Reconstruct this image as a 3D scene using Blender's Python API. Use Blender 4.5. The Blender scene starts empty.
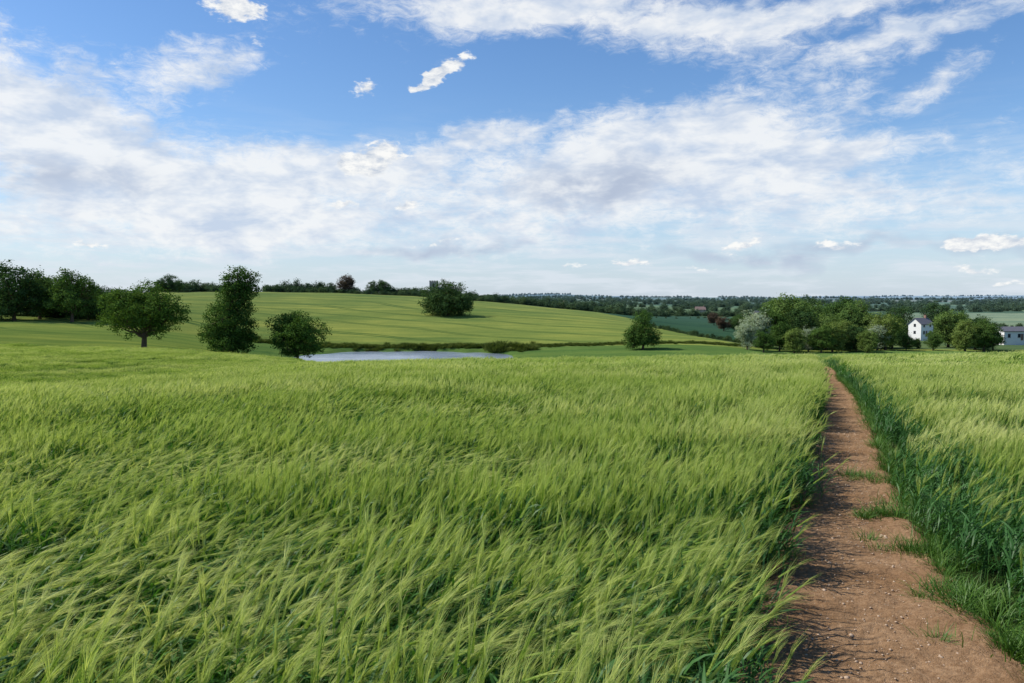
import bpy, math, random
import numpy as np
from mathutils import Vector, noise as mnoise
random.seed(7); rng=np.random.default_rng(7)
S=bpy.context.scene
F=768.0; CX=512.0; CY=341.5; HOR=298.0
PITCH=math.atan((CY-HOR)/F)
def U(px): return (px-CX)/F
# ---------------------------------------------------------------- terrain
YK=[1,15,30,45,60,90,120,160,200,260,340,430,600,1000,2000,5000,9000]
COL={
-300:[-1.7,-2.65,-4.2,-6.7,-7.8,-7.0,-7.6,-7.2,-6.3,-4,-1,2,3,2,0,-2,10],
0:[-1.7,-2.6,-4.15,-6.7,-7.8,-7.0,-7.8,-7.5,-6.6,-4,-1,2,3,2,0,-2,10],
150:[-1.7,-2.55,-3.9,-6.1,-7.3,-7.1,-8.2,-8.9,-8.5,-5.5,-1,3.4,4.0,2,0,-2,10],
240:[-1.7,-2.5,-3.7,-5.3,-6.4,-7.5,-9.5,-12,-12.5,-8,-2.5,3.8,4.6,2,0,-2,10],
330:[-1.7,-2.5,-3.45,-4.7,-5.8,-8.5,-11.5,-14.3,-14.0,-9.5,-3.5,3.2,3.8,2,0,-2,10],
400:[-1.7,-2.5,-3.4,-4.6,-5.8,-9,-12,-14.4,-14.0,-9.5,-3.5,2.0,1.4,1,0,-2,10],
490:[-1.7,-2.5,-3.4,-4.5,-5.6,-9,-12,-14.4,-13.9,-10,-5,-1.5,-4,-5,-5,-3,8],
600:[-1.7,-2.5,-3.4,-4.4,-5.4,-8.5,-11.5,-13.5,-13,-10.3,-8,-7.5,-13,-12,-9,-4,8],
700:[-1.7,-2.5,-3.4,-4.3,-5.2,-8.5,-11.5,-13.2,-12.2,-12.8,-14,-15,-16,-14,-10,-5,8],
780:[-1.7,-2.5,-3.4,-4.25,-5.1,-8.5,-12,-13.8,-14,-15,-16,-16.5,-16,-14,-10,-5,8],
900:[-1.7,-2.5,-3.4,-4.25,-5.1,-8.5,-12,-13.8,-14,-15,-16,-16.5,-16,-14,-10,-5,8],
1300:[-1.7,-2.5,-3.4,-4.25,-5.1,-8.5,-12,-13.8,-14,-15,-16,-16.5,-16,-14,-10,-5,8]}
lnk=np.log(np.array(YK,float)); pk=sorted(COL); 
LY=np.linspace(0,math.log(9000),260); PU=np.linspace(-300,1300,161)
tab=np.array([np.interp(LY,lnk,COL[p]) for p in pk])
lut=np.array([np.interp(PU,pk,tab[:,j]) for j in range(len(LY))])
def blur(a,ax,r):
    n=a.shape[ax]; out=np.zeros_like(a)
    for k in range(-r,r+1):
        out+=np.take(a,np.clip(np.arange(n)+k,0,n-1),axis=ax)
    return out/(2*r+1)
for _ in range(2): lut=blur(lut,0,2); lut=blur(lut,1,3)
PC=(-27.0,183.0,25.0,20.0)
def H(x,y):
    x=np.asarray(x,float); y=np.asarray(y,float)
    u=x/np.maximum(y,6.0)
    fx=np.clip((u*F+CX+300)/1600*160,0,159.999); fy=np.clip(np.log(np.maximum(y,1.0))/LY[-1]*259,0,258.999)
    i=fy.astype(int); j=fx.astype(int); a=fy-i; b=fx-j
    z=(lut[i,j]*(1-a)*(1-b)+lut[i+1,j]*a*(1-b)+lut[i,j+1]*(1-a)*b+lut[i+1,j+1]*a*b)
    z=z+0.05*np.sin(x*0.31+y*0.17)*np.clip((y-8)/20,0,1)+0.12*np.sin(x*0.11-y*0.083+1)*np.clip((y-20)/40,0,1)
    w=np.clip((y-1500)/4000,0,1)
    z=z+w*(14*np.sin(x/700+1.3)+9*np.sin(x/310+y/900)+6*np.sin(x/170))
    r=np.sqrt(((x-PC[0])/PC[2])**2+((y-PC[1])/PC[3])**2)+0.07*np.sin(x*0.35)+0.04*np.sin(x*0.9)
    k=np.clip((1.15-r)/0.2,0,1); k=k*k*(3-2*k)
    z=z*(1-k)+np.minimum(z,-15.0)*k
    return z
def H1(x,y): return float(H(x,y))

# ---------------------------------------------------------------- helpers
def link(o): S.collection.objects.link(o); return o
def mesh_np(name,V,Fc,mats=(),mi=None,smooth=False):
    me=bpy.data.meshes.new(name); V=np.asarray(V,np.float32); 
    if isinstance(Fc,np.ndarray):
        n,k=Fc.shape; me.vertices.add(len(V)); me.vertices.foreach_set('co',V.ravel())
        me.loops.add(n*k); me.loops.foreach_set('vertex_index',Fc.astype(np.int32).ravel())
        me.polygons.add(n); me.polygons.foreach_set('loop_start',np.arange(0,n*k,k,dtype=np.int32))
        me.polygons.foreach_set('loop_total',np.full(n,k,dtype=np.int32))
    else: me.from_pydata([tuple(map(float,v)) for v in V],[],Fc)
    for m in mats: me.materials.append(m)
    if mi is not None: me.polygons.foreach_set('material_index',np.asarray(mi,np.int32))
    if smooth: me.polygons.foreach_set('use_smooth',np.ones(len(me.polygons),bool))
    me.update(calc_edges=True); me.validate(); return me
class NT:
    def __init__(s,tree): s.t=tree; s.n=tree.nodes; s.l=tree.links
    def add(s,typ,**kw):
        nd=s.n.new(typ)
        for k,v in kw.items(): setattr(nd,k,v)
        return nd
    def put(s,inp,v):
        if isinstance(v,bpy.types.NodeSocket): s.l.new(v,inp)
        else: inp.default_value=v
    def math(s,op,a,b=None,c=None,clamp=False):
        nd=s.add('ShaderNodeMath',operation=op,use_clamp=clamp)
        for i,v in enumerate((a,b,c)):
            if v is not None: s.put(nd.inputs[i],v)
        return nd.outputs[0]
    def mix(s,f,a,b,blend='MIX'):
        nd=s.add('ShaderNodeMix',data_type='RGBA',blend_type=blend)
        s.put(nd.inputs[0],f)
        for i,v in ((6,a),(7,b)):
            if isinstance(v,tuple) and len(v)==3: v=v+(1,)
            s.put(nd.inputs[i],v)
        return nd.outputs[2]
    def mr(s,v,a,b,c=0.0,d=1.0,smooth=False):
        nd=s.add('ShaderNodeMapRange'); 
        if smooth: nd.interpolation_type='SMOOTHSTEP'
        s.put(nd.inputs[0],v)
        for i,q in enumerate((a,b,c,d)): s.put(nd.inputs[i+1],q)
        return nd.outputs[0]
    def noise(s,vec,scale,detail=4,rough=.55,dist=0.0,out='Fac'):
        nd=s.add('ShaderNodeTexNoise'); nd.noise_dimensions='3D'
        if vec is not None: s.put(nd.inputs['Vector'],vec)
        nd.inputs['Scale'].default_value=scale; nd.inputs['Detail'].default_value=detail
        nd.inputs['Roughness'].default_value=rough; nd.inputs['Distortion'].default_value=dist
        return nd.outputs[0 if out=='Fac' else 1]
    def mapping(s,vec,loc=(0,0,0),rot=(0,0,0),scale=(1,1,1)):
        nd=s.add('ShaderNodeMapping'); s.put(nd.inputs[0],vec)
        nd.inputs[1].default_value=loc; nd.inputs[2].default_value=rot; nd.inputs[3].default_value=scale
        return nd.outputs[0]
def newmat(name):
    m=bpy.data.materials.new(name); m.use_nodes=True; m.node_tree.nodes.clear()
    return m,NT(m.node_tree)
def out(nt,sh):
    o=nt.add('ShaderNodeOutputMaterial'); nt.l.new(sh,o.inputs[0]); return o
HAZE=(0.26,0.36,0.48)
def haze(nt,col,scale=6000.0):  # aerial haze painted into the base colour, bluer with distance from the origin
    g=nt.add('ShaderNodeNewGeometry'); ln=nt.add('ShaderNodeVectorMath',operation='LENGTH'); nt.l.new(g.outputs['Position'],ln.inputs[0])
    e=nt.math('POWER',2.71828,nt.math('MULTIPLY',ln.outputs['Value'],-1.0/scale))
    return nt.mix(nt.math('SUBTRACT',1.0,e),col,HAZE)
def leafmat(name,c1,c2,trans=.35,gloss=0.04,rough=.45,hz=False,tint=None,wave=0.0,objvar=.25):
    m,nt=newmat(name)
    g=nt.add('ShaderNodeNewGeometry'); oi=nt.add('ShaderNodeObjectInfo')
    col=nt.mix(g.outputs['Random Per Island'],c1,c2)
    v=nt.mr(oi.outputs['Random'],0,1,1-objvar,1+objvar)
    hs=nt.add('ShaderNodeHueSaturation'); nt.put(hs.inputs['Color'],col); nt.put(hs.inputs['Value'],v)
    k=.02 if objvar>.13 else .006
    nt.put(hs.inputs['Hue'],nt.mr(oi.outputs['Random'],0,1,.5+k,.5-k))
    col=hs.outputs[0]
    if wave>0:
        mp=nt.mapping(g.outputs['Position'],rot=(0,0,math.radians(-12)),scale=(.22,1.0,0.0))
        n=nt.noise(mp,.38,2,.6,.4)
        col=nt.mix(nt.mr(n,.40,.64,0,wave,True),col,tint)
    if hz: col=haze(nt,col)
    d=nt.add('ShaderNodeBsdfDiffuse'); nt.put(d.inputs[0],col)
    t=nt.add('ShaderNodeBsdfTranslucent'); nt.put(t.inputs[0],nt.mix(1.0,col,(1.15,1.2,.6),'MULTIPLY'))
    mx=nt.add('ShaderNodeMixShader'); mx.inputs[0].default_value=trans; nt.l.new(d.outputs[0],mx.inputs[1]); nt.l.new(t.outputs[0],mx.inputs[2])
    sh=mx.outputs[0]
    if gloss>0:
        gl=nt.add('ShaderNodeBsdfGlossy'); gl.inputs['Roughness'].default_value=rough; gl.inputs[0].default_value=(1,1,1,1)
        m2=nt.add('ShaderNodeMixShader'); m2.inputs[0].default_value=gloss; nt.l.new(mx.outputs[0],m2.inputs[1]); nt.l.new(gl.outputs[0],m2.inputs[2]); sh=m2.outputs[0]
    out(nt,sh); return m
def plain(name,c,rough=.8,var=.2,scale=3.0,hz=False,bump=0.0):
    m,nt=newmat(name); g=nt.add('ShaderNodeNewGeometry')
    n=nt.noise(g.outputs['Position'],scale,5)
    col=nt.mix(n,tuple(v*(1-var) for v in c),tuple(v*(1+var) for v in c))
    if hz: col=haze(nt,col)
    b=nt.add('ShaderNodeBsdfPrincipled'); nt.put(b.inputs['Base Color'],col); b.inputs['Roughness'].default_value=rough
    b.inputs['Specular IOR Level'].default_value=.2
    if bump:
        bp=nt.add('ShaderNodeBump'); bp.inputs['Distance'].default_value=bump; nt.put(bp.inputs['Height'],n); nt.l.new(bp.outputs[0],b.inputs['Normal'])
    out(nt,b.outputs[0]); return m

# ---------------------------------------------------------------- ground sheet
ys=np.concatenate([np.linspace(-15,10,70,endpoint=False),np.geomspace(10,9000,520)])
us=np.linspace(-1.15,1.15,420)
YY,UU=np.meshgrid(ys,us,indexing='ij'); XX=UU*(np.maximum(YY,0)+14)
ZZ=H(XX,YY)
V=np.stack([XX,YY,ZZ],-1).reshape(-1,3)
ny,nx=YY.shape; I=np.arange(ny*nx).reshape(ny,nx)
Fq=np.stack([I[:-1,:-1],I[:-1,1:],I[1:,1:],I[1:,:-1]],-1).reshape(-1,4)
def sm(a,b,x): t=np.clip((x-a)/(b-a),0,1); return t*t*(3-2*t)
def zones(x,y):
    px=x/np.maximum(y,6)*F+CX
    C=np.zeros(x.shape+(4,)); C[...,3]=0
    def setc(mask,c,strip=0): 
        for k in range(3): C[...,k]=C[...,k]*(1-mask)+c[k]*mask
        C[...,3]=C[...,3]*(1-mask)+strip*mask
    one=np.ones_like(x)
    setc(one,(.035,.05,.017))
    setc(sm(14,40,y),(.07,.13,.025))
    yend=np.where(px<300,112.,80.)
    setc((y>yend)*1.0,(.11,.19,.035))
    setc(((y>112)&(px<235))*1.0,(.20,.27,.045),.5)
    setc(((y>205))*1.0,(.215,.27,.05),1)
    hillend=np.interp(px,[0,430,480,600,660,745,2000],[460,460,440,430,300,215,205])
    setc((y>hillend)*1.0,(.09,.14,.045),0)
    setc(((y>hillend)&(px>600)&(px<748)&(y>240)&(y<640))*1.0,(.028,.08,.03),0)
    setc(((px>900)&(y>420)&(y<760))*1.0,(.17,.23,.13),0)
    far=sm(620,660,y)*1.0
    far=np.where((px>900)&(y<760),0,far)
    return C,far
Czone,far=zones(XX,YY)
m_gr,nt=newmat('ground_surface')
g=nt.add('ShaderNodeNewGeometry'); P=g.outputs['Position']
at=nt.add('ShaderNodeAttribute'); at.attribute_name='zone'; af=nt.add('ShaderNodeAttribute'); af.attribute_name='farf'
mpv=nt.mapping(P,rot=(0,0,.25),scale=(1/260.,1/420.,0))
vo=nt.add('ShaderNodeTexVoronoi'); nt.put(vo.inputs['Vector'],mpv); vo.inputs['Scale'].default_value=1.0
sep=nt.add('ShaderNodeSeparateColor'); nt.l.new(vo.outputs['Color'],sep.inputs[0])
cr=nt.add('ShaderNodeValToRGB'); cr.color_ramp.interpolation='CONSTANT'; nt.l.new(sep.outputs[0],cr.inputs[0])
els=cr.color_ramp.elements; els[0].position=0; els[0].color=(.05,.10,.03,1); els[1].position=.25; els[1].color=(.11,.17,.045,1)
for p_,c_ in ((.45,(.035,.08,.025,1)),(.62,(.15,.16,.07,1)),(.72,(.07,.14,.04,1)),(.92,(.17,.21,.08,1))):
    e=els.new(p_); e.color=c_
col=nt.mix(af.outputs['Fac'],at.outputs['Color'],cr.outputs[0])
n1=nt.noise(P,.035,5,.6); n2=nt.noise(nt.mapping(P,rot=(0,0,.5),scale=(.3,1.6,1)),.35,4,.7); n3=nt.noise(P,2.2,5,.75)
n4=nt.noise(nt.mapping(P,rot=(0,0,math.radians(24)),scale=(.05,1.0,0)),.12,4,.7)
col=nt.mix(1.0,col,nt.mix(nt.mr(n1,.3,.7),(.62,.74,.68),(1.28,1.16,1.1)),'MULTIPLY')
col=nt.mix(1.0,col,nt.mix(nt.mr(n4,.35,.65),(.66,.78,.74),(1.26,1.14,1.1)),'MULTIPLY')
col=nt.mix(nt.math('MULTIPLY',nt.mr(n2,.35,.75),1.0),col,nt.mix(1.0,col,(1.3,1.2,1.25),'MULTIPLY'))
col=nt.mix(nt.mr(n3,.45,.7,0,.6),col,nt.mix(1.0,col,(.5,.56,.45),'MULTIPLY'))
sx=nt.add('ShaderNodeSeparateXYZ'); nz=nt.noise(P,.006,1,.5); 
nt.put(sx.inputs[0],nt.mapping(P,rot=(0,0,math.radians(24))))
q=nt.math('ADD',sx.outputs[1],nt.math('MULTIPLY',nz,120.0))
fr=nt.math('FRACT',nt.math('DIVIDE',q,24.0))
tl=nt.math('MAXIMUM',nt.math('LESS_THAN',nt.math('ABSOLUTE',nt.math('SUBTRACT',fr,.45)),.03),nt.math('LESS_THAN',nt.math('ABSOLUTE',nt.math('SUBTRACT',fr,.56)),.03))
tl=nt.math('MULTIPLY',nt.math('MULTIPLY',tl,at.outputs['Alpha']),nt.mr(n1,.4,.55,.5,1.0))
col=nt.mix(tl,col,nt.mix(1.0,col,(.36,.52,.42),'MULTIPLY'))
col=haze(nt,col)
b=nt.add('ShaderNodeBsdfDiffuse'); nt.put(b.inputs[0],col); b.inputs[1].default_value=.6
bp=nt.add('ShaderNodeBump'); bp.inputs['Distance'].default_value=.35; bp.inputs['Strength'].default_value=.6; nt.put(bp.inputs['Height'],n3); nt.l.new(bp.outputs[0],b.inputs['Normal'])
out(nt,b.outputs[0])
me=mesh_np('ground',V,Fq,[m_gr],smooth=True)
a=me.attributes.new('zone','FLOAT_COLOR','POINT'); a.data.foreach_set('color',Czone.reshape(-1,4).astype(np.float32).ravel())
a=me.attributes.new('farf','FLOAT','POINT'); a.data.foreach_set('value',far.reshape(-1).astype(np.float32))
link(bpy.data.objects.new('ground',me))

# ---------------------------------------------------------------- pond
m_w,nt=newmat('pond_water'); g=nt.add('ShaderNodeNewGeometry')
b=nt.add('ShaderNodeBsdfPrincipled'); nt.put(b.inputs['Base Color'],nt.mix(nt.mr(nt.noise(nt.mapping(g.outputs['Position'],scale=(.06,.5,0)),1.0,3),.35,.65),(.17,.21,.24),(.30,.35,.40))); b.inputs['Roughness'].default_value=.22; b.inputs['IOR'].default_value=1.5
bp=nt.add('ShaderNodeBump'); bp.inputs['Distance'].default_value=.01; nt.put(bp.inputs['Height'],nt.noise(g.outputs['Position'],1.2,3)); nt.l.new(bp.outputs[0],b.inputs['Normal']); out(nt,b.outputs[0])
th=np.linspace(0,2*math.pi,72,endpoint=False)
pv=[(PC[0]+math.cos(t)*PC[2]*1.14,PC[1]+math.sin(t)*PC[3]*1.14,-14.15) for t in th]
link(bpy.data.objects.new('pond',mesh_np('pond',pv,[list(range(72))],[m_w])))

# ---------------------------------------------------------------- path
def pc(y): return .36+.405*y+.20*np.exp(-((y-20)/9.0)**2)-.0006*np.maximum(y-30,0)**2
def pwl(y): return .51+.18*np.exp(-(y/7.0)**2)
def pwr(y): return .36+.52*np.exp(-((y-1)/4.8)**2)
m_s,nt=newmat('path_soil'); g=nt.add('ShaderNodeNewGeometry'); P=g.outputs['Position']
n1=nt.noise(P,1.3,5,.6); n2=nt.noise(P,22,6,.7); n3=nt.noise(P,90,3,.6)
col=nt.mix(nt.mr(n1,.3,.7),(.28,.165,.085),(.46,.30,.175))
col=nt.mix(nt.mr(n2,.35,.65,0,.8),col,(.21,.12,.06)); col=nt.mix(nt.mr(n3,.6,.75,0,.45),col,(.56,.44,.31))
b=nt.add('ShaderNodeBsdfDiffuse'); nt.put(b.inputs[0],col); b.inputs[1].default_value=.8
bp=nt.add('ShaderNodeBump'); bp.inputs['Distance'].default_value=.03; nt.put(bp.inputs['Height'],nt.math('ADD',n2,nt.math('MULTIPLY',n3,.4))); nt.l.new(bp.outputs[0],b.inputs['Normal']); out(nt,b.outputs[0])
py_=np.concatenate([np.arange(-4,12,.025),np.geomspace(12,75,260)]); tt=np.linspace(-1,1,60)
PV=[]
for y in py_:
    c=pc(y); wl=pwl(y)+.18; wr=pwr(y)+.18
    for t in tt:
        x=c+(t*wl if t<0 else t*wr)
        nv=mnoise.noise(Vector((x*3,y*3,0)))*.024+mnoise.noise(Vector((x*11,y*11,3)))*.018+mnoise.noise(Vector((x*33,y*33,7)))*.011
        PV.append((x,y,nv-.03*(1-t*t)+.065-.065*max(0,abs(t)-.8)/.2))
PV=np.array(PV); PV[:,2]+=H(PV[:,0],PV[:,1])
n_=len(tt); I=np.arange(len(py_)*n_).reshape(-1,n_)
link(bpy.data.objects.new('dirt_path',mesh_np('dirt_path',PV,np.stack([I[:-1,:-1],I[:-1,1:],I[1:,1:],I[1:,:-1]],-1).reshape(-1,4),[m_s],smooth=True)))
m_st=plain('stone',(.46,.34,.24),.8,.4,30)
t=(1+5**.5)/2
ico=np.array([(-1,t,0),(1,t,0),(-1,-t,0),(1,-t,0),(0,-1,t),(0,1,t),(0,-1,-t),(0,1,-t),(t,0,-1),(t,0,1),(-t,0,-1),(-t,0,1)],float)/1.9
icf=np.array([(0,11,5),(0,5,1),(0,1,7),(0,7,10),(0,10,11),(1,5,9),(5,11,4),(11,10,2),(10,7,6),(7,1,8),(3,9,4),(3,4,2),(3,2,6),(3,6,8),(3,8,9),(4,9,5),(2,4,11),(6,2,10),(8,6,7),(9,8,1)])
SV=[];SF=[]
for i in range(3200):
    y=1.5+14*rng.random()**1.6; x=float(pc(y))+rng.uniform(-pwl(y),pwr(y)); s=rng.choice([.004,.007,.011,.018],p=[.45,.35,.17,.03])
    v=ico*(1+rng.uniform(-.25,.25,(12,1)))*s*np.array([1,rng.uniform(.7,1.3),.6]); SF.append(icf+len(SV)*12)
    SV.append(v+np.array([x,y,H1(x,y)+.038+mnoise.noise(Vector((x*3,y*3,0)))*.024]))
link(bpy.data.objects.new('path_stones',mesh_np('path_stones',np.concatenate(SV),np.concatenate(SF),[m_st])))

# ---------------------------------------------------------------- plants
M_leaf=leafmat('barley_leaf',(.025,.09,.013),(.070,.19,.028),.35,.02,.5,tint=(.10,.22,.035),wave=.4,objvar=.12)
M_head=leafmat('barley_head',(.17,.29,.045),(.30,.42,.09),.3,.0,.4,tint=(.46,.52,.18),wave=.5,objvar=.10)
M_ear=leafmat('barley_awns',(.27,.38,.055),(.58,.64,.21),.4,.0,.4,tint=(.72,.72,.32),wave=.8,objvar=.12)
M_blue=leafmat('barley_leaf_bluish',(.03,.10,.018),(.075,.19,.045),.3,.02,.5,objvar=.12)
M_grass=leafmat('grass_blade',(.045,.13,.016),(.12,.23,.035),.3,.02,.5,objvar=.13)
M_reed=leafmat('reed_blade',(.045,.08,.018),(.13,.16,.045),.3,.0,.5,objvar=.3)
class PB:
    def __init__(s): s.v=[];s.f=[];s.m=[]
    def ribbon(s,pts,ws,side,mat):
        b=len(s.v); n=len(pts)
        for p,w in zip(pts,ws): s.v.append(p-side*w*.5); s.v.append(p+side*w*.5)
        for i in range(n-1):
            k=b+2*i; s.f.append((k,k+1,k+3,k+2)); s.m.append(mat)
def nrm(v): return v/ (np.linalg.norm(v)+1e-9)
def plant(B,x0,y0,lod,lean=.15,leafy=1.0,ear=True,hh=.62,lm=0,em=1,nod=.42):
    fat=[1.0,1.8,4.0][lod]
    h=hh*rng.normal(1,.10); wa=rng.normal(-.1,.5); wd=np.array([math.cos(wa),math.sin(wa),0])
    base=np.array([x0,y0,0.]); ln=h*abs(rng.normal(lean,.07))
    def st(t): return base+np.array([0,0,h*t])+wd*ln*t*t
    side=nrm(np.cross(wd,[0,0,1])+rng.normal(0,.5,3))
    if lod<2: B.ribbon([st(0),st(.5),st(1)],[.004*fat,.0035*fat,.0025*fat],side,lm)
    nl=[4,3,2][lod]*leafy; nl=int(nl)+(rng.random()<nl%1)
    for k in range(nl):
        t0=rng.uniform(.3,.92); p=st(t0); la=wa+rng.normal(0,1.2); ld=np.array([math.cos(la),math.sin(la),0]); L=rng.uniform(.12,.22)*(1 if lod<2 else 1.2)
        up=rng.uniform(.8,2.2); dr=nrm(ld+np.array([0,0,up])); pts=[p]; seg=L/3
        for j in range(3):
            pts.append(pts[-1]+dr*seg); dr=nrm(dr+ld*.22+np.array([0,0,-rng.uniform(.1,.5)]))
        sd=nrm(np.cross(ld,[0,0,1])+rng.normal(0,.3,3)); w=rng.uniform(.009,.015)*[1,1.3,2.4][lod]
        B.ribbon(pts,[w*.7,w,w*.8,w*.1],sd,lm)
    if ear:
        p=st(1); ang=np.clip(rng.normal(nod,.28),.05,1.7); e=nrm(wd*math.sin(ang)+np.array([0,0,math.cos(ang)])+rng.normal(0,.06,3))
        EL=rng.uniform(.085,.115); tip=p+e*EL; s1=nrm(np.cross(e,[.3,.1,1])); s2=np.cross(e,s1)
        w=.017*[1,1.2,2.4][lod]
        if lod==0:
            nk=9
            for k in range(nk):
                f=k/nk; q0=p+e*EL*f
                for sg in (-1,1):
                    dd=nrm(e+s1*sg*.55); B.ribbon([q0,q0+dd*.009+s1*sg*.002,q0+dd*.019],[.003,.0075*(1-.4*f),.0015],s2,2)
            B.ribbon([p,p+e*EL*.5,tip],[.008,.010,.004],s2,2)
        else:
            B.ribbon([p,p+e*EL*.3,tip],[w*.5,w,w*.4],s1,2)
            if lod<2: B.ribbon([p,p+e*EL*.3,tip],[w*.4,w*.8,w*.3],s2,2)
        na=[20,8,3][lod]; aw=[.0015,.0032,.010][lod]
        for k in range(na):
            q=rng.uniform(.1,1); a=rng.uniform(0,6.283); o=s1*math.cos(a)+s2*math.sin(a); d=nrm(e+o*rng.uniform(.02,.17))
            L=rng.uniform(.11,.165); r=p+e*EL*q; mid=r+d*L*.55; end=mid+nrm(d+wd*.20+np.array([0,0,-.15]))*L*.45
            B.ribbon([r,mid,end],[aw,aw*.8,aw*.2],nrm(np.cross(d,rng.normal(0,1,3))),em)
col_v=bpy.data.collections.new('barley_patches'); NV=[]
def addvar(name,B,mats):
    me=mesh_np(name,np.array(B.v),np.array(B.f),mats+[M_head],B.m); o=bpy.data.objects.new(name,me); col_v.objects.link(o); return o
def patch(size,n,lod,pe=1.0,**kw):
    B=PB()
    for i in range(n):
        x,y=rng.uniform(-size/2,size/2,2); plant(B,x,y,lod,ear=rng.random()<pe,**kw)
    return B
for i in range(4): addvar('p%02d'%i,patch(.54,60,0,pe=.72,lean=[.06,.11,.19,.28][i],nod=[.28,.42,.68,1.05][i]),[M_leaf,M_ear])
for i in range(3): addvar('p%02d'%(4+i),patch(1.1,230,1,pe=.74,lean=[.08,.15,.25][i],nod=[.34,.52,.85][i]),[M_leaf,M_ear])
for i in range(3): addvar('p%02d'%(7+i),patch(2.2,440,2,pe=.8,lean=.12,nod=.5),[M_leaf,M_ear])
def edge(size,n,lod):
    B=PB()
    for i in range(n):
        x,y=rng.uniform(-size/2,size/2,2); e=rng.random()<.28; plant(B,x,y,lod,lean=.1,leafy=1.4,ear=e,hh=rng.uniform(.42,.64))
    return B
for i in range(3): addvar('p%02d'%(10+i),edge(.5,60,0),[M_blue,M_ear])
for i in range(2): addvar('p%02d'%(13+i),edge(.8,125,1),[M_blue,M_ear])
def tuft(n,r,L0,w0,spread=.6):
    B=PB()
    for i in range(n):
        a=rng.uniform(0,6.283); rr=r*abs(rng.normal(0,.5)); p=np.array([rr*math.cos(a),rr*math.sin(a),0]); la=a+rng.normal(0,.8)
        ld=np.array([math.cos(la),math.sin(la),0]); d=nrm(ld*rng.uniform(.05,spread)+np.array([0,0,1])); L=L0*rng.uniform(.5,1.2); pts=[p]
        for j in range(3): pts.append(pts[-1]+d*L/3); d=nrm(d+ld*.3+np.array([0,0,-.25]))
        w=w0*rng.uniform(.7,1.3); B.ribbon(pts,[w*.8,w,w*.7,w*.1],nrm(np.cross(ld,[0,0,1])+rng.normal(0,.3,3)),0)
    return B
col_g=bpy.data.collections.new('grass_tufts')
for i in range(3):
    B=tuft(90,.16,.20,.006,.9); me=mesh_np('t%d'%i,np.array(B.v),np.array(B.f),[M_grass],B.m); col_g.objects.link(bpy.data.objects.new('t%d'%i,me))
col_r=bpy.data.collections.new('reed_tufts')
for i in range(3):
    B=tuft(160,1.3,1.6,.10,.5); me=mesh_np('r%d'%i,np.array(B.v),np.array(B.f),[M_reed],B.m); col_r.objects.link(bpy.data.objects.new('r%d'%i,me))
def scatter(name,coll,pts,rot,scl,idx):
    me=bpy.data.meshes.new(name); me.vertices.add(len(pts)); me.vertices.foreach_set('co',np.array(pts,np.float32).ravel())
    a=me.attributes.new('rot','FLOAT_VECTOR','POINT'); a.data.foreach_set('vector',np.array(rot,np.float32).ravel())
    a=me.attributes.new('scl','FLOAT_VECTOR','POINT'); a.data.foreach_set('vector',np.array(scl,np.float32).ravel())
    a=me.attributes.new('idx','INT','POINT'); a.data.foreach_set('value',np.array(idx,np.int32))
    o=link(bpy.data.objects.new(name,me))
    ng=bpy.data.node_groups.new(name+'_scatter','GeometryNodeTree')
    ng.interface.new_socket('Geometry',in_out='INPUT',socket_type='NodeSocketGeometry'); ng.interface.new_socket('Geometry',in_out='OUTPUT',socket_type='NodeSocketGeometry')
    N=ng.nodes; L=ng.links; gi=N.new('NodeGroupInput'); go=N.new('NodeGroupOutput')
    ci=N.new('GeometryNodeCollectionInfo'); ci.inputs['Collection'].default_value=coll; ci.inputs['Separate Children'].default_value=True; ci.inputs['Reset Children'].default_value=True
    ip=N.new('GeometryNodeInstanceOnPoints'); ip.inputs['Pick Instance'].default_value=True
    def na(n,t):
        q=N.new('GeometryNodeInputNamedAttribute'); q.data_type=t; q.inputs[0].default_value=n
        return [s for s in q.outputs if s.enabled and s.name=='Attribute'][0]
    er=N.new('FunctionNodeEulerToRotation'); L.new(na('rot','FLOAT_VECTOR'),er.inputs[0])
    L.new(gi.outputs[0],ip.inputs['Points']); L.new(ci.outputs[0],ip.inputs['Instance']); L.new(na('idx','INT'),ip.inputs['Instance Index'])
    L.new(er.outputs[0],ip.inputs['Rotation']); L.new(na('scl','FLOAT_VECTOR'),ip.inputs['Scale']); L.new(ip.outputs[0],go.inputs[0])
    md=o.modifiers.new('scatter','NODES'); md.node_group=ng; return o
fieldL=([],[],[],[]); fieldR=([],[],[],[])
def wv(x,y): return mnoise.noise(Vector((x*.28+3,y*.75,0)))+.5*mnoise.noise(Vector((x*.9,y*1.8,5)))
def putp(x,y,i,extra=0):
    A=fieldL if x<pc(y) else fieldR
    w=wv(x,y); tilt=max(-.08,.04+.26*w); s=1+rng.normal(0,.05)-.09*w
    A[0].append((x,y,H1(x,y)-.01)); A[1].append((0,tilt,rng.normal(-.05,.25))); A[2].append((s,s,s*(1+rng.normal(0,.04)))); A[3].append(i)
def band(y0,y1,step,ids,margin,edgeids=None,ew=0):
    for y in np.arange(y0,y1,step):
        xm=.74*y+2.5
        for x in np.arange(-xm,xm,step):
            X=x+rng.uniform(-.3,.3)*step; Y=y+rng.uniform(-.3,.3)*step
            d=X-float(pc(Y))
            px=X/max(Y,1)*F+CX
            if Y>80 and px>310: continue
            if X*X+Y*Y<1.3: continue
            if d<0:
                e=-d-pwl(Y)
                if e<margin: continue
                if edgeids and e<margin+ew*.35: putp(X,Y,int(rng.choice(edgeids))); continue
            else:
                e=d-pwr(Y)
                if e<margin+.12: continue
                if edgeids and e<margin+ew: putp(X,Y,int(rng.choice(edgeids))); continue
            w=wv(X,Y)-.38*min(1,max(-1,X/max(Y,2)/.5))
            putp(X,Y,ids[int(np.clip((w+.6)/1.2*len(ids),0,len(ids)-1))])
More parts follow.
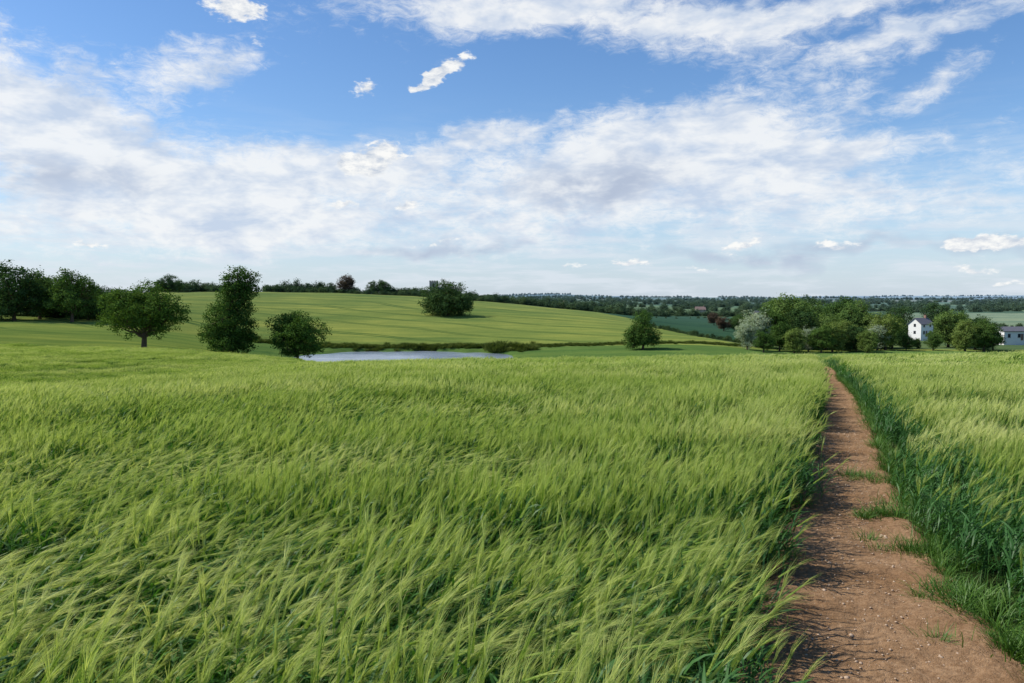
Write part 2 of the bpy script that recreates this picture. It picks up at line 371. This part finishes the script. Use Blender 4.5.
band(-1.5,10,.46,[0,1,2,3],.12,[10,11,12],.75)
band(10,30,.95,[4,5,6],.45,[13,14],.7)
band(30,112,1.8,[7,8,9],1.0)
for y in np.arange(9,62,.38):
    for sgn in (-1,1):
        for k in range(2):
            e=rng.uniform(.05,.9); X=float(pc(y))+sgn*((pwl(y) if sgn<0 else pwr(y))+.28+e*.8)
            putp(X,y,int(rng.choice([10,11,12] if (sgn>0 and e<.6) else [0,1,2])))
scatter('barley_field',col_v,*fieldL); scatter('barley_field',col_v,*fieldR)
G=([],[],[],[])
def pg(x,y,s): G[0].append((x,y,H1(x,y)+.0)); G[1].append((rng.normal(0,.15),rng.normal(0,.15),rng.uniform(0,6.28))); G[2].append((s,s,s)); G[3].append(int(rng.integers(3)))
for y in np.arange(1.5,40,.11):
    if rng.random()<.75: pg(float(pc(y)+pwr(y)+abs(rng.normal(.0,.16))+.08),y,rng.uniform(.5,1.2))
    if rng.random()<.5: pg(float(pc(y)-pwl(y)-abs(rng.normal(.0,.1))+.02),y,rng.uniform(.4,.9))
for (cx,cy,r,n) in ((3.5,6.5,.14,16),(3.15,5.3,.15,18),(3.85,7.9,.14,14),(2.3,3.25,.09,10),(3.0,4.5,.14,9),(4.65,9.8,.14,10),(2.5,2.9,.2,8)):
    for i in range(n): pg(cx+rng.normal(0,r),cy+rng.normal(0,r*1.3),rng.uniform(.4,1.1))
scatter('verge_grass',col_g,*G)
R=([],[],[],[])
def pr(x,y,s): R[0].append((x,y,H1(x,y)-.05)); R[1].append((0,0,rng.uniform(0,6.28))); R[2].append((s,s,s*rng.uniform(.6,1.2))); R[3].append(int(rng.integers(3)))
for px in np.arange(200,745,1.3):
    y=np.interp(px,[200,300,400,500,600,745],[206,206,207,205,208,214]); 
    for k in range(3):
        Y=y+rng.normal(0,1.6); pr(U(px)*Y,Y,rng.uniform(.35,.8)*(1.0 if px<500 else .7))
for i in range(50): Y=200+rng.normal(0,1.5); pr(U(508+rng.normal(0,9))*Y,Y,rng.uniform(.9,1.5))
for i in range(60): Y=200+rng.normal(0,4); pr(U(515+rng.uniform(-15,20))*Y,Y,rng.uniform(.5,.9))
scatter('reed_bed',col_r,*R)

# ---------------------------------------------------------------- trees
M_bark=plain('bark',(.10,.075,.05),.9,.4,4)
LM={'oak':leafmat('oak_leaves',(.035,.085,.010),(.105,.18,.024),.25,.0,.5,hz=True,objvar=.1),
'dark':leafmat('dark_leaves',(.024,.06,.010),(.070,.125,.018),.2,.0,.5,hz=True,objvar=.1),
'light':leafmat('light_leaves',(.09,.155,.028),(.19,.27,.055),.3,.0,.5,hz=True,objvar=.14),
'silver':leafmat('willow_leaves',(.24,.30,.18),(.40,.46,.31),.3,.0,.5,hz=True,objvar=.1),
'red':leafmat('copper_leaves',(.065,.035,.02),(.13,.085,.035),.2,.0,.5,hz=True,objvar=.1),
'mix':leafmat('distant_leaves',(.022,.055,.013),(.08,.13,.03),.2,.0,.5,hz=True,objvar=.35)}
def tube(V,Fc,pts,rs,n=6):
    b=len(V); 
    for i,(p,r) in enumerate(zip(pts,rs)):
        d=nrm(np.array(pts[min(i+1,len(pts)-1)])-np.array(pts[max(i-1,0)])); a=nrm(np.cross(d,[.31,.9,.1])); c=np.cross(d,a)
        for k in range(n):
            t=6.2832*k/n; V.append(np.array(p)+a*r*math.cos(t)+c*r*math.sin(t))
    for i in range(len(pts)-1):
        for k in range(n):
            q=b+i*n; Fc.append((q+k,q+(k+1)%n,q+n+(k+1)%n,q+n+k))
def tree_mesh(name,h,w,leaf,lobes=None,ncard=9000,card=.34,cb=.2,nl=26,seed=0,lobe_r=.2,shape='round',trunkr=None):
    r_=np.random.default_rng(seed); V=[];Fc=[]
    tr=trunkr or h*.03
    if lobes is None:
        lobes=[]
        for i in range(nl):
            for _ in range(30):
                p=r_.uniform(-1,1,3)
                zz=(p[2]+1)/2
                if shape=='round': ok=np.linalg.norm(p)<1; sc=1.0
                elif shape=='cone': sc=1.05-zz*.85; ok=math.hypot(p[0],p[1])<sc
                elif shape=='tall': sc=math.sin(math.pi*min(1,zz*.8+.18)); ok=math.hypot(p[0],p[1])<sc
                else: ok=math.hypot(p[0],p[1])<1 and (zz<1-.35*math.hypot(p[0],p[1])**2)
                if ok and r_.random()<.25+.75*np.linalg.norm(p): break
            lr=lobe_r*r_.uniform(.6,1.3)
            lobes.append((p[0]*(.5-lr*.8),p[1]*(.5-lr*.8),cb+lr*.6*w/h+zz*(1-cb-lr*1.5*w/h),lr))
        for k in range(4): lobes.append((r_.normal(0,.08),r_.normal(0,.08),cb+(1-cb)*(.3+.12*k),.2 if shape!='tall' else .24))
    L=np.array([(a*w,b*w,c*h,d*w) for a,b,c,d in lobes])
    top=np.array([r_.normal(0,.03)*w,r_.normal(0,.03)*w,h*(cb+.45*(1-cb))])
    nseg=6; tp=[top*np.array([1,1,1])*(i/nseg)**1+np.array([0,0,-.3 if i==0 else 0]) for i in range(nseg+1)]
    tube(V,Fc,tp,[tr*(1.35 if i==0 else 1-.65*i/nseg) for i in range(nseg+1)],8)
    for (x,y,z,lr) in L:
        f=min(.98,max(.35,(z/h-.12)/ (top[2]/h)*.75)); s=top*f; e=np.array([x,y,z]); mid=s*.5+e*.5+np.array([0,0,-.04*h])+r_.normal(0,.02*h,3)
        tube(V,Fc,[s,mid,e],[tr*.38,tr*.22,tr*.07],5)
        for k in range(3):
            e2=e+nrm(r_.normal(0,1,3))*lr*.8; tube(V,Fc,[mid*.4+e*.6,e2],[tr*.13,tr*.03],4)
    nb=len(Fc)
    wgt=L[:,3]**2; wgt/=wgt.sum(); nsub=max(60,ncard//28)
    li=r_.choice(len(L),nsub,p=wgt); dv=r_.normal(0,1,(nsub,3)); dv[:,2]+=.15; dv/=np.linalg.norm(dv,axis=1)[:,None]
    sc=L[li,:3]+dv*(L[li,3]*r_.uniform(.55,1.08,nsub))[:,None]*np.array([1,1,.85])
    keep=sc[:,2]>max(.0,cb*h*.75); sc=sc[keep]; nsub=len(sc); dv=dv[keep]
    si=r_.integers(0,nsub,ncard); sr=card*1.7
    c=sc[si]+r_.normal(0,1,(ncard,3))*sr*np.array([.6,.6,.42])
    nn=dv[si]*.6+r_.normal(0,.5,(ncard,3))+np.array([0,0,.45]); nn/=np.linalg.norm(nn,axis=1)[:,None]
    a=np.cross(nn,r_.normal(0,1,(ncard,3))); a/=np.linalg.norm(a,axis=1)[:,None]; bb=np.cross(nn,a)
    s=card*r_.uniform(.5,1.15,ncard)[:,None]
    Q=np.stack([c-a*s*.5,c-bb*s*.33,c+a*s*.5,c+bb*s*.33],1).reshape(-1,3)
    V=np.array(V); k=len(V); V=np.concatenate([V,Q]); Fq=np.concatenate([np.array(Fc),(np.arange(ncard*4).reshape(-1,4)+k)])
    mi=np.zeros(len(Fq),int); mi[nb:]=1
    return mesh_np(name,V,Fq,[M_bark,LM[leaf]],mi)
def place(me,name,px,y,sc=1.0,rz=None,sink=.1,scz=None):
    o=bpy.data.objects.new(name,me); x=U(px)*y; o.location=(x,y,H1(x,y)-sink); o.rotation_euler=(0,0,random.uniform(0,6.28) if rz is None else rz)
    o.scale=(sc,sc,scz or sc); return link(o)
place(tree_mesh('oak_tree',11.4,14.2,'oak',ncard=24000,card=.34,cb=.22,nl=44,seed=3,lobe_r=.135,shape='wide',trunkr=.45),'oak_tree',143,117,rz=0)
lob=[(-.12,0,.18,.30),(.05,.1,.2,.32),(-.25,0,.3,.24),(.2,-.05,.3,.25),(-.1,-.2,.42,.26),(.02,.1,.5,.27),(-.2,.1,.5,.18),(.22,0,.5,.19),(.12,0,.64,.22),(.28,.1,.68,.17),(.05,-.1,.72,.17),(.3,0,.8,.17),(.15,.1,.85,.16),(.38,0,.86,.12),(.2,-.1,.92,.13),(-.02,0,.84,.13),(.40,.05,.74,.12),(.0,-.3,.12,.2),(.2,.1,.08,.2),(-.25,.1,.1,.2),(0,-.15,.6,.2),(.1,.0,.35,.3),(-.3,-.1,.2,.2),(.3,0,.18,.2),(.1,0,.76,.2),(0,0,.12,.3)]
place(tree_mesh('tall_tree',17.6,11.5,'oak',lobes=lob,ncard=30000,card=.40,cb=.0,seed=5),'sycamore_tree',230,152,rz=0)
place(tree_mesh('round_tree',11,13.2,'oak',ncard=22000,card=.38,cb=.08,nl=38,seed=9,lobe_r=.15,shape='round',trunkr=.35),'lime_tree',297,152,rz=1)
place(tree_mesh('dark_tree',15.5,21,'dark',ncard=20000,card=.68,cb=.0,nl=46,seed=12,lobe_r=.17,shape='wide'),'chestnut_tree',447,300,rz=.6)
place(tree_mesh('cone_tree',10.4,10.5,'oak',ncard=16000,card=.36,cb=.0,nl=40,seed=15,lobe_r=.18,shape='cone'),'alder_tree',643,190,rz=0)
VR=[tree_mesh('var_round',14,14,'oak',ncard=13000,card=.5,cb=.06,nl=34,seed=21,lobe_r=.17),
tree_mesh('var_wide',14,15,'dark',ncard=14000,card=.5,cb=.05,nl=38,seed=22,lobe_r=.15,shape='wide'),
tree_mesh('var_light',14,11,'light',ncard=12000,card=.48,cb=.02,nl=30,seed=23,lobe_r=.2,shape='tall'),
tree_mesh('var_silver',12,11,'silver',ncard=9000,card=.45,cb=.0,nl=24,seed=24,lobe_r=.2),
tree_mesh('var_tall',17,8,'light',ncard=10000,card=.45,cb=.02,nl=32,seed=25,lobe_r=.2,shape='tall'),
tree_mesh('var_red',10,9,'red',ncard=6000,card=.5,cb=.05,nl=20,seed=26,lobe_r=.2)]
for px,y,v,s in ((14,212,1,1.25),(-14,214,1,1.2),(40,222,0,1.05),(72,214,0,1.1),(88,225,1,.85),(55,232,1,.95),(108,240,1,.75),(-45,215,0,1.1),(128,228,1,.6),(-80,215,1,1.1),(160,425,0,.55),(171,430,1,.8),(179,440,0,.55)):
    place(VR[v],'oak_tree',px,y,s)
place(VR[5],'copper_beech_tree',346,468,1.4); place(VR[5],'copper_beech_tree',724,330,.8); place(VR[5],'copper_beech_tree',714,420,.9); place(VR[1],'oak_tree',373,468,.65); place(VR[0],'oak_tree',383,470,.7); place(VR[1],'oak_tree',331,470,.5); place(VR[0],'oak_tree',738,330,.6)
right=[(748,200,3,.72),(757,212,3,.98),(770,215,0,.85),(778,232,2,1.2),(790,222,2,1.3),(803,214,1,.9),(815,235,2,1.1),(826,212,2,.85),(838,240,0,1.15),(850,216,4,.98),(859,222,4,1.04),(868,215,2,.85),(878,206,3,.72),(886,206,2,.85),(893,214,0,.72),(846,206,2,.7),(949,222,2,.92),(958,228,0,.75),(966,205,2,.72),(976,212,1,.74),(985,206,0,.66),(994,212,0,.5),(764,193,0,.42),(795,196,2,.55),(822,196,0,.55),(868,196,2,.5),(1045,225,2,.6),(1070,215,0,.7),(1100,225,1,.7),(783,300,2,1.2),(808,330,1,1.3),(938,330,1,1.1),(960,300,0,.8),(833,200,2,.68),(857,202,1,.55),(809,203,3,.62),(780,202,0,.6),(898,300,1,1.0),(907,205,0,.34),(934,206,0,.40),(918,215,2,.26)]
for px,y,v,s in right: place(VR[v],['lime_tree','oak_tree','ash_tree','willow_tree','poplar_tree','copper_beech_tree'][v],px,y,s)
col_d=bpy.data.collections.new('distant_trees')
for i,(w,shp) in enumerate(((11,'round'),(13,'wide'),(9,'tall'),(14,'round'))):
    me=tree_mesh('d%d'%i,10,w,'mix',ncard=1800,card=.9,cb=-.05,nl=16,seed=40+i,lobe_r=.22,shape=shp); col_d.objects.link(bpy.data.objects.new('d%d'%i,me))
D=([],[],[],[])
def pd(px,y,s): x=U(px)*y; D[0].append((x,y,H1(x,y)-.4-s)); D[1].append((0,0,rng.uniform(0,6.28))); D[2].append((s,s,s*rng.uniform(.8,1.15))); D[3].append(int(rng.integers(4)))
def row(p0,p1,y0,y1,n,s0,s1,gap=0.0):
    ph=rng.uniform(0,9)
    for i in range(n):
        t=(i+rng.random())/n; px=p0+(p1-p0)*t
        if gap and mnoise.noise(Vector((px*.03+ph,y0*.01,1)))<gap-.5: continue
        y=y0+(y1-y0)*t; pd(px,y*(1+rng.normal(0,.006)),rng.uniform(s0,s1))
row(-60,135,235,232,60,.3,.55)
row(-60,480,466,470,150,.3,.75,.42); row(180,480,480,480,90,.4,.95,.36); row(300,480,466,455,50,.3,.55)
row(470,625,470,470,44,.35,.7); row(480,640,560,560,50,.5,.9); row(470,760,640,655,80,.4,.9)
row(600,745,430,655,14,.15,.3); row(648,745,300,225,40,.14,.28)
row(600,700,520,650,18,.5,1.0)
for (y,n,s0,s1) in ((820,130,.5,1.1),(1050,150,.6,1.2),(1350,180,.6,1.3),(1800,220,.6,1.4),(2400,260,.6,1.5),(3200,320,.7,1.7),(4300,360,.8,1.9),(5600,380,1,2.2),(7000,400,1,2.4)):
    row(380,1200,y,y*rng.uniform(.93,1.07),n,s0,s1,.38)
for y in (900,1500,2200): row(-150,420,y,y,60,.6,1.3)
row(900,1100,300,290,40,.4,.7); row(740,930,420,400,40,.6,1.0,.4); row(930,1100,440,430,30,.2,.45)
for k in range(90):
    px=rng.uniform(480,1050); y=math.exp(rng.uniform(math.log(780),math.log(3000)))
    for j in range(10): pd(px+rng.normal(0,9),y*(1+rng.normal(0,.02)),rng.uniform(.6,1.2))
scatter('distant_woodland',col_d,*D)

# ---------------------------------------------------------------- buildings
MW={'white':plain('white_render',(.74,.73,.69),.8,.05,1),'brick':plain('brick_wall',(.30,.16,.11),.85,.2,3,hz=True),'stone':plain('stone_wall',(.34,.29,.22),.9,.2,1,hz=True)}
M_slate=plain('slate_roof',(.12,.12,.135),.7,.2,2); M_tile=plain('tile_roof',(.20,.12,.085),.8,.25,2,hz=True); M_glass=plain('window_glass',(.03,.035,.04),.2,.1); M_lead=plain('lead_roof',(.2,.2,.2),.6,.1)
def box(x0,x1,y0,y1,z0,z1):
    v=[(x,y,z) for z in (z0,z1) for y in (y0,y1) for x in (x0,x1)]
    return v,[(0,2,3,1),(4,5,7,6),(0,1,5,4),(2,6,7,3),(0,4,6,2),(1,3,7,5)]
def part(name,parent,lst,mat):
    V=[];Fc=[]
    for v,f in lst: b=len(V); V+=v; Fc+=[tuple(i+b for i in q) for q in f]
    o=link(bpy.data.objects.new(name,mesh_np(name,V,Fc,[mat]))); o.parent=parent; return o
def house(name,px,y,L=9,W=6,h=4.8,rh=2.8,wall='white',roof=None,rz=0.,dz=0,storeys=2):
    e=link(bpy.data.objects.new(name,None)); x=U(px)*y; e.location=(x,y,H1(x,y)+dz); e.rotation_euler=(0,0,rz); e.empty_display_size=.5
    a,b=L/2,W/2
    gv=[(-a,-b,-1-max(dz,0)),(a,-b,-1-max(dz,0)),(a,b,-1-max(dz,0)),(-a,b,-1-max(dz,0)),(-a,-b,h),(a,-b,h),(a,b,h),(-a,b,h),(-a,0,h+rh),(a,0,h+rh)]
    part('walls',e,[(gv,[(0,1,5,4),(1,2,6,9,5),(2,3,7,6),(3,0,4,8,7)])],MW[wall])
    o=.35; t=.18; k=rh/b
    rv=[(-a-o,-b-o,h-o*k+.06),(a+o,-b-o,h-o*k+.06),(a+o,0,h+rh+.06),(-a-o,0,h+rh+.06),(a+o,b+o,h-o*k+.06),(-a-o,b+o,h-o*k+.06)]
    rv+= [(p[0],p[1],p[2]+t) for p in rv]
    part('roof',e,[(rv,[(0,3,2,1),(3,5,4,2),(6,7,8,9),(9,8,10,11),(0,1,7,6),(5,11,10,4),(1,2,8,7),(2,4,10,8),(0,6,9,3),(3,9,11,5)])],roof or M_slate)
    part('chimney',e,[box(a-1.3,a-.6,-.35,.35,h+rh-.9,h+rh+1.1),box(a-1.38,a-.52,-.43,.43,h+rh+1.1,h+rh+1.2)],MW['brick'])
    wl=[];fr=[]
    for s in range(storeys):
        z=.9+s*2.5
        n=max(2,int(L/3))
        for i in range(n):
            cx=-a+(i+.5)*L/n; wl.append(box(cx-.45,cx+.45,-b-.02,-b+.1,z,z+1.15)); fr.append(box(cx-.55,cx+.55,-b-.08,-b+.02,z-.12,z-.02))
        for sx in (-1,1): wl.append(box(sx*a-.02 if sx<0 else a-.1,sx*a+.1 if sx<0 else a+.02,-.5,.4,z,z+1.1))
    part('windows',e,wl,M_glass); part('sills',e,fr,MW['stone'])
    part('door',e,[box(-a*.1-.45,-a*.1+.45,-b-.035,-b+.1,0,2.05)],M_tile)
    return e
house('white_house',921,275,6.5,5,4.4,2.0,'white',M_slate,rz=.45,dz=1.5)
house('white_house',1018,245,13,6,2.8,1.2,'white',M_slate,rz=.05,dz=1.6,storeys=1)
house('stone_house',765,300,9,6,4.5,2.6,'stone',M_slate,rz=.3,dz=2.8)
house('stone_house',780,315,8,6,4.5,2.6,'stone',M_slate,rz=-.5,dz=2.5)
for px,y,w,rz,dz in ((283,500,'brick',.4,-3.8),(396,495,'stone',.2,-3.4),(410,492,'stone',-.1,-2.8),(560,640,'white',.2,-1),(700,720,'stone',0.,0)):
    house('brick_house' if w=='brick' else ('white_house' if w=='white' else 'stone_house'),px,y,9,6,4.2,2.6,w,M_tile if w!='white' else M_slate,rz,dz)
e=link(bpy.data.objects.new('parish_church',None)); x=U(434)*505; e.location=(x,505,H1(x,505)-1.5)
tw=[box(-2.6,2.6,-2.6,2.6,-1,12)]
for i in range(4):
    q=-2.25+i*1.5
    tw+= [box(q-.4,q+.4,-2.65,-2.2,12,12.9),box(q-.4,q+.4,2.2,2.65,12,12.9)]
    if i in (1,2): tw+=[box(-2.65,-2.2,q-.4,q+.4,12,12.9),box(2.2,2.65,q-.4,q+.4,12,12.9)]
part('tower',e,tw,MW['stone']); part('belfry_openings',e,[box(-.5,.5,-2.65,-2.5,8.5,10.8),box(-2.65,-2.5,-.5,.5,8.5,10.8)],M_glass)
nv=[(2.6,-4,-1),(18,-4,-1),(18,4,-1),(2.6,4,-1),(2.6,-4,5.5),(18,-4,5.5),(18,4,5.5),(2.6,4,5.5),(2.6,0,8.5),(18,0,8.5)]
part('nave',e,[(nv,[(0,1,5,4),(1,2,6,9,5),(2,3,7,6),(3,0,4,8,7)])],MW['stone'])
part('nave_roof',e,[([(2.62,-4.4,5.4),(18.3,-4.4,5.4),(18.3,0,8.7),(2.62,0,8.7),(18.3,4.4,5.4),(2.62,4.4,5.4)],[(0,1,2,3),(3,2,4,5)])],M_lead)

# ---------------------------------------------------------------- sky
SUN_EL=46; SUN_AZ=-85
w=bpy.data.worlds.new('sky'); S.world=w; w.use_nodes=True; w.node_tree.nodes.clear(); nt=NT(w.node_tree)
sk=nt.add('ShaderNodeTexSky'); sk.sky_type='NISHITA'; sk.sun_disc=False; sk.sun_elevation=math.radians(SUN_EL); sk.sun_rotation=math.radians(SUN_AZ%360)
sk.air_density=1.0; sk.dust_density=.4; sk.ozone_density=1.5
tc=nt.add('ShaderNodeTexCoord'); D_=tc.outputs['Generated']
sx=nt.add('ShaderNodeSeparateXYZ'); nt.l.new(D_,sx.inputs[0]); X,Y,Z=sx.outputs
az=nt.math('ARCTAN2',X,Y); el=nt.math('ARCSINE',Z)
zz=nt.math('ADD',nt.math('MAXIMUM',Z,0.0),.22)
cb=nt.add('ShaderNodeCombineXYZ'); nt.put(cb.inputs[0],nt.math('DIVIDE',X,zz)); nt.put(cb.inputs[1],nt.math('DIVIDE',Y,zz)); PL=cb.outputs[0]
ca=nt.add('ShaderNodeCombineXYZ'); nt.put(ca.inputs[0],az); nt.put(ca.inputs[1],el); A0=ca.outputs[0]
def azel(px,row):
    a=(px-CX)/F; b_=(CY-row)/F; y=math.cos(PITCH)+b_*math.sin(PITCH); z=b_*math.cos(PITCH)-math.sin(PITCH)
    return math.atan2(a,y),math.asin(z/math.sqrt(a*a+y*y+z*z))
def vmath(op,a,b):
    nd=nt.add('ShaderNodeVectorMath',operation=op); nt.put(nd.inputs[0],a); nt.put(nd.inputs[1],b); return nd.outputs[0]
def warp(scale,ax,ay,det):
    n=nt.noise(D_,scale,det,.62,0,'Color'); v=vmath('SUBTRACT',n,(.5,.5,.5)); return vmath('ADD',A0,vmath('MULTIPLY',v,(ax,ay,0)))
WL=warp(7.0,.22,.11,3); WS=warp(30.0,.055,.028,3)
def blob(px,row,wx,wy,rot,st,vec):
    a0,e0=azel(px,row); nd=nt.add('ShaderNodeMapping',vector_type='TEXTURE'); nt.put(nd.inputs[0],vec)
    nd.inputs[1].default_value=(a0,e0,0); nd.inputs[2].default_value=(0,0,math.radians(rot)); nd.inputs[3].default_value=(wx/F*1.75,wy/F*1.75,1)
    gr=nt.add('ShaderNodeTexGradient',gradient_type='SPHERICAL'); nt.l.new(nd.outputs[0],gr.inputs[0]); return gr.outputs['Fac'],st*1.15
def total(lst,vec=None):
    acc=0.0
    for bb in lst:
        v,s=blob(*bb,vec if vec is not None else WL); acc=nt.math('MULTIPLY_ADD',v,s,acc)
    return acc
soft=total([(600,168,230,38,3,.66),(740,135,120,36,10,.46),(350,160,60,18,0,.5),(110,160,160,46,-8,.6),(20,105,80,32,-20,.6),(215,190,100,28,0,.45),(500,4,160,22,6,.65),(690,30,140,24,-8,.52),(840,6,120,14,0,.48),(195,68,80,20,15,.55),(940,34,80,10,12,.5),(600,228,440,24,0,.32),(100,238,250,24,0,.34),(962,76,34,12,20,.5),(870,190,140,24,0,.34),(850,150,80,12,5,.42),(500,132,70,12,15,.36),(440,105,110,16,0,-.3),(900,105,100,20,0,-.2),(300,115,60,20,0,-.3),(320,40,60,24,0,-.25),(60,45,70,12,0,.2)])
cae=nt.add('ShaderNodeCombineXYZ'); nt.put(cae.inputs[0],az); nt.put(cae.inputs[1],nt.math('MULTIPLY',el,2.3)); AE=cae.outputs[0]
n1=nt.noise(nt.mapping(PL,rot=(0,0,.35),scale=(.8,1.2,1)),1.9,6,.62,.3)
n2=nt.noise(AE,34,5,.74,.5); n3=nt.noise(AE,8,4,.6,0)
nsum=nt.math('MULTIPLY_ADD',n1,.36,nt.math('MULTIPLY_ADD',n2,.48,nt.math('MULTIPLY',n3,.28)))
dsoft=nt.mr(nt.math('MULTIPLY_ADD',soft,.50,nsum),.607,.92,0,.93,True)
puff=total([(235,8,30,11,0,1.2),(452,66,22,8,28,1.15),(430,80,16,5,25,.8),(408,86,10,5,0,.8),(380,158,28,13,12,1.35),(350,166,20,8,0,1.0),(413,207,12,6,0,1.1),(363,90,13,8,0,.9),(346,205,13,6,0,1.0),(1000,241,32,7,0,1.3),(970,247,18,5,0,.9),(630,262,36,5,0,.9),(745,246,28,6,20,.9),(830,246,32,5,0,.8),(92,245,14,5,0,.8),(440,242,46,5,8,.6),(972,268,28,4,0,.8),(700,270,24,4,0,.6),(1010,283,24,3,0,.7),(15,42,18,7,0,.65),(120,68,24,6,-10,.65),(255,42,16,6,0,.65),(565,266,20,4,0,.7)],WS)
np_=nt.noise(AE,42,5,.68,.2)
dpuff=nt.mr(nt.math('MULTIPLY_ADD',puff,.62,nt.math('MULTIPLY',np_,.95)),.80,1.06,0,.96,True)
ns=nt.noise(nt.mapping(D_,scale=(1,1,8)),9,4,.62,.3)
hb=nt.mr(el,.0,.26,1,0,True); ds=nt.math('MULTIPLY',nt.mr(ns,.42,.66,0,.75,True),hb)
skc=nt.add('ShaderNodeHueSaturation'); nt.l.new(sk.outputs[0],skc.inputs['Color']); skc.inputs['Saturation'].default_value=1.2; skc.inputs['Value'].default_value=1.45
skm=nt.mix(1.0,skc.outputs[0],(.92,.97,1.08),'MULTIPLY')
nshade=nt.noise(nt.mapping(AE,loc=(.02,.05,0)),13,4,.62,.2)
ccol=nt.mix(nt.mr(nshade,.42,.64),(9.5,9.7,9.9),(6.0,7.0,8.6))
c=nt.mix(nt.mr(el,-.02,.22,.70,0,True),skm,(5.6,7.0,9.0))
c=nt.mix(ds,c,(7.7,8.4,9.2)); c=nt.mix(dsoft,c,ccol)
gsh=total([(600,183,60,15,0,1.),(60,172,60,14,0,.7),(440,246,60,5,8,.8),(790,250,80,6,0,.8),(1000,250,36,5,0,.8)])
c=nt.mix(nt.math('MULTIPLY',gsh,nt.mr(nshade,.3,.55),clamp=True),c,(4.9,5.7,7.2))
c=nt.mix(dpuff,c,nt.mix(nt.mr(np_,.35,.60),(6.0,6.7,7.8),(10.3,10.3,10.1)))
bg=nt.add('ShaderNodeBackground'); nt.put(bg.inputs[0],c); bg.inputs[1].default_value=.095
ow=nt.add('ShaderNodeOutputWorld'); nt.l.new(bg.outputs[0],ow.inputs[0])
sd=bpy.data.lights.new('sun','SUN'); sd.energy=5.0; sd.angle=math.radians(.5); sd.color=(1,.94,.84); so=link(bpy.data.objects.new('sun',sd))
e_,a_=math.radians(SUN_EL),math.radians(SUN_AZ); so.rotation_euler=Vector((math.sin(a_)*math.cos(e_),math.cos(a_)*math.cos(e_),math.sin(e_))).to_track_quat('Z','Y').to_euler()
# ---------------------------------------------------------------- camera
cd=bpy.data.cameras.new('camera'); cd.lens=27; cd.sensor_width=36; cd.clip_start=.05; cd.clip_end=30000
co=link(bpy.data.objects.new('camera',cd)); co.location=(0,0,0); co.rotation_euler=(math.pi/2-PITCH,0,0); S.camera=co
S.view_settings.view_transform='Standard'; S.view_settings.look='None'; S.view_settings.exposure=0
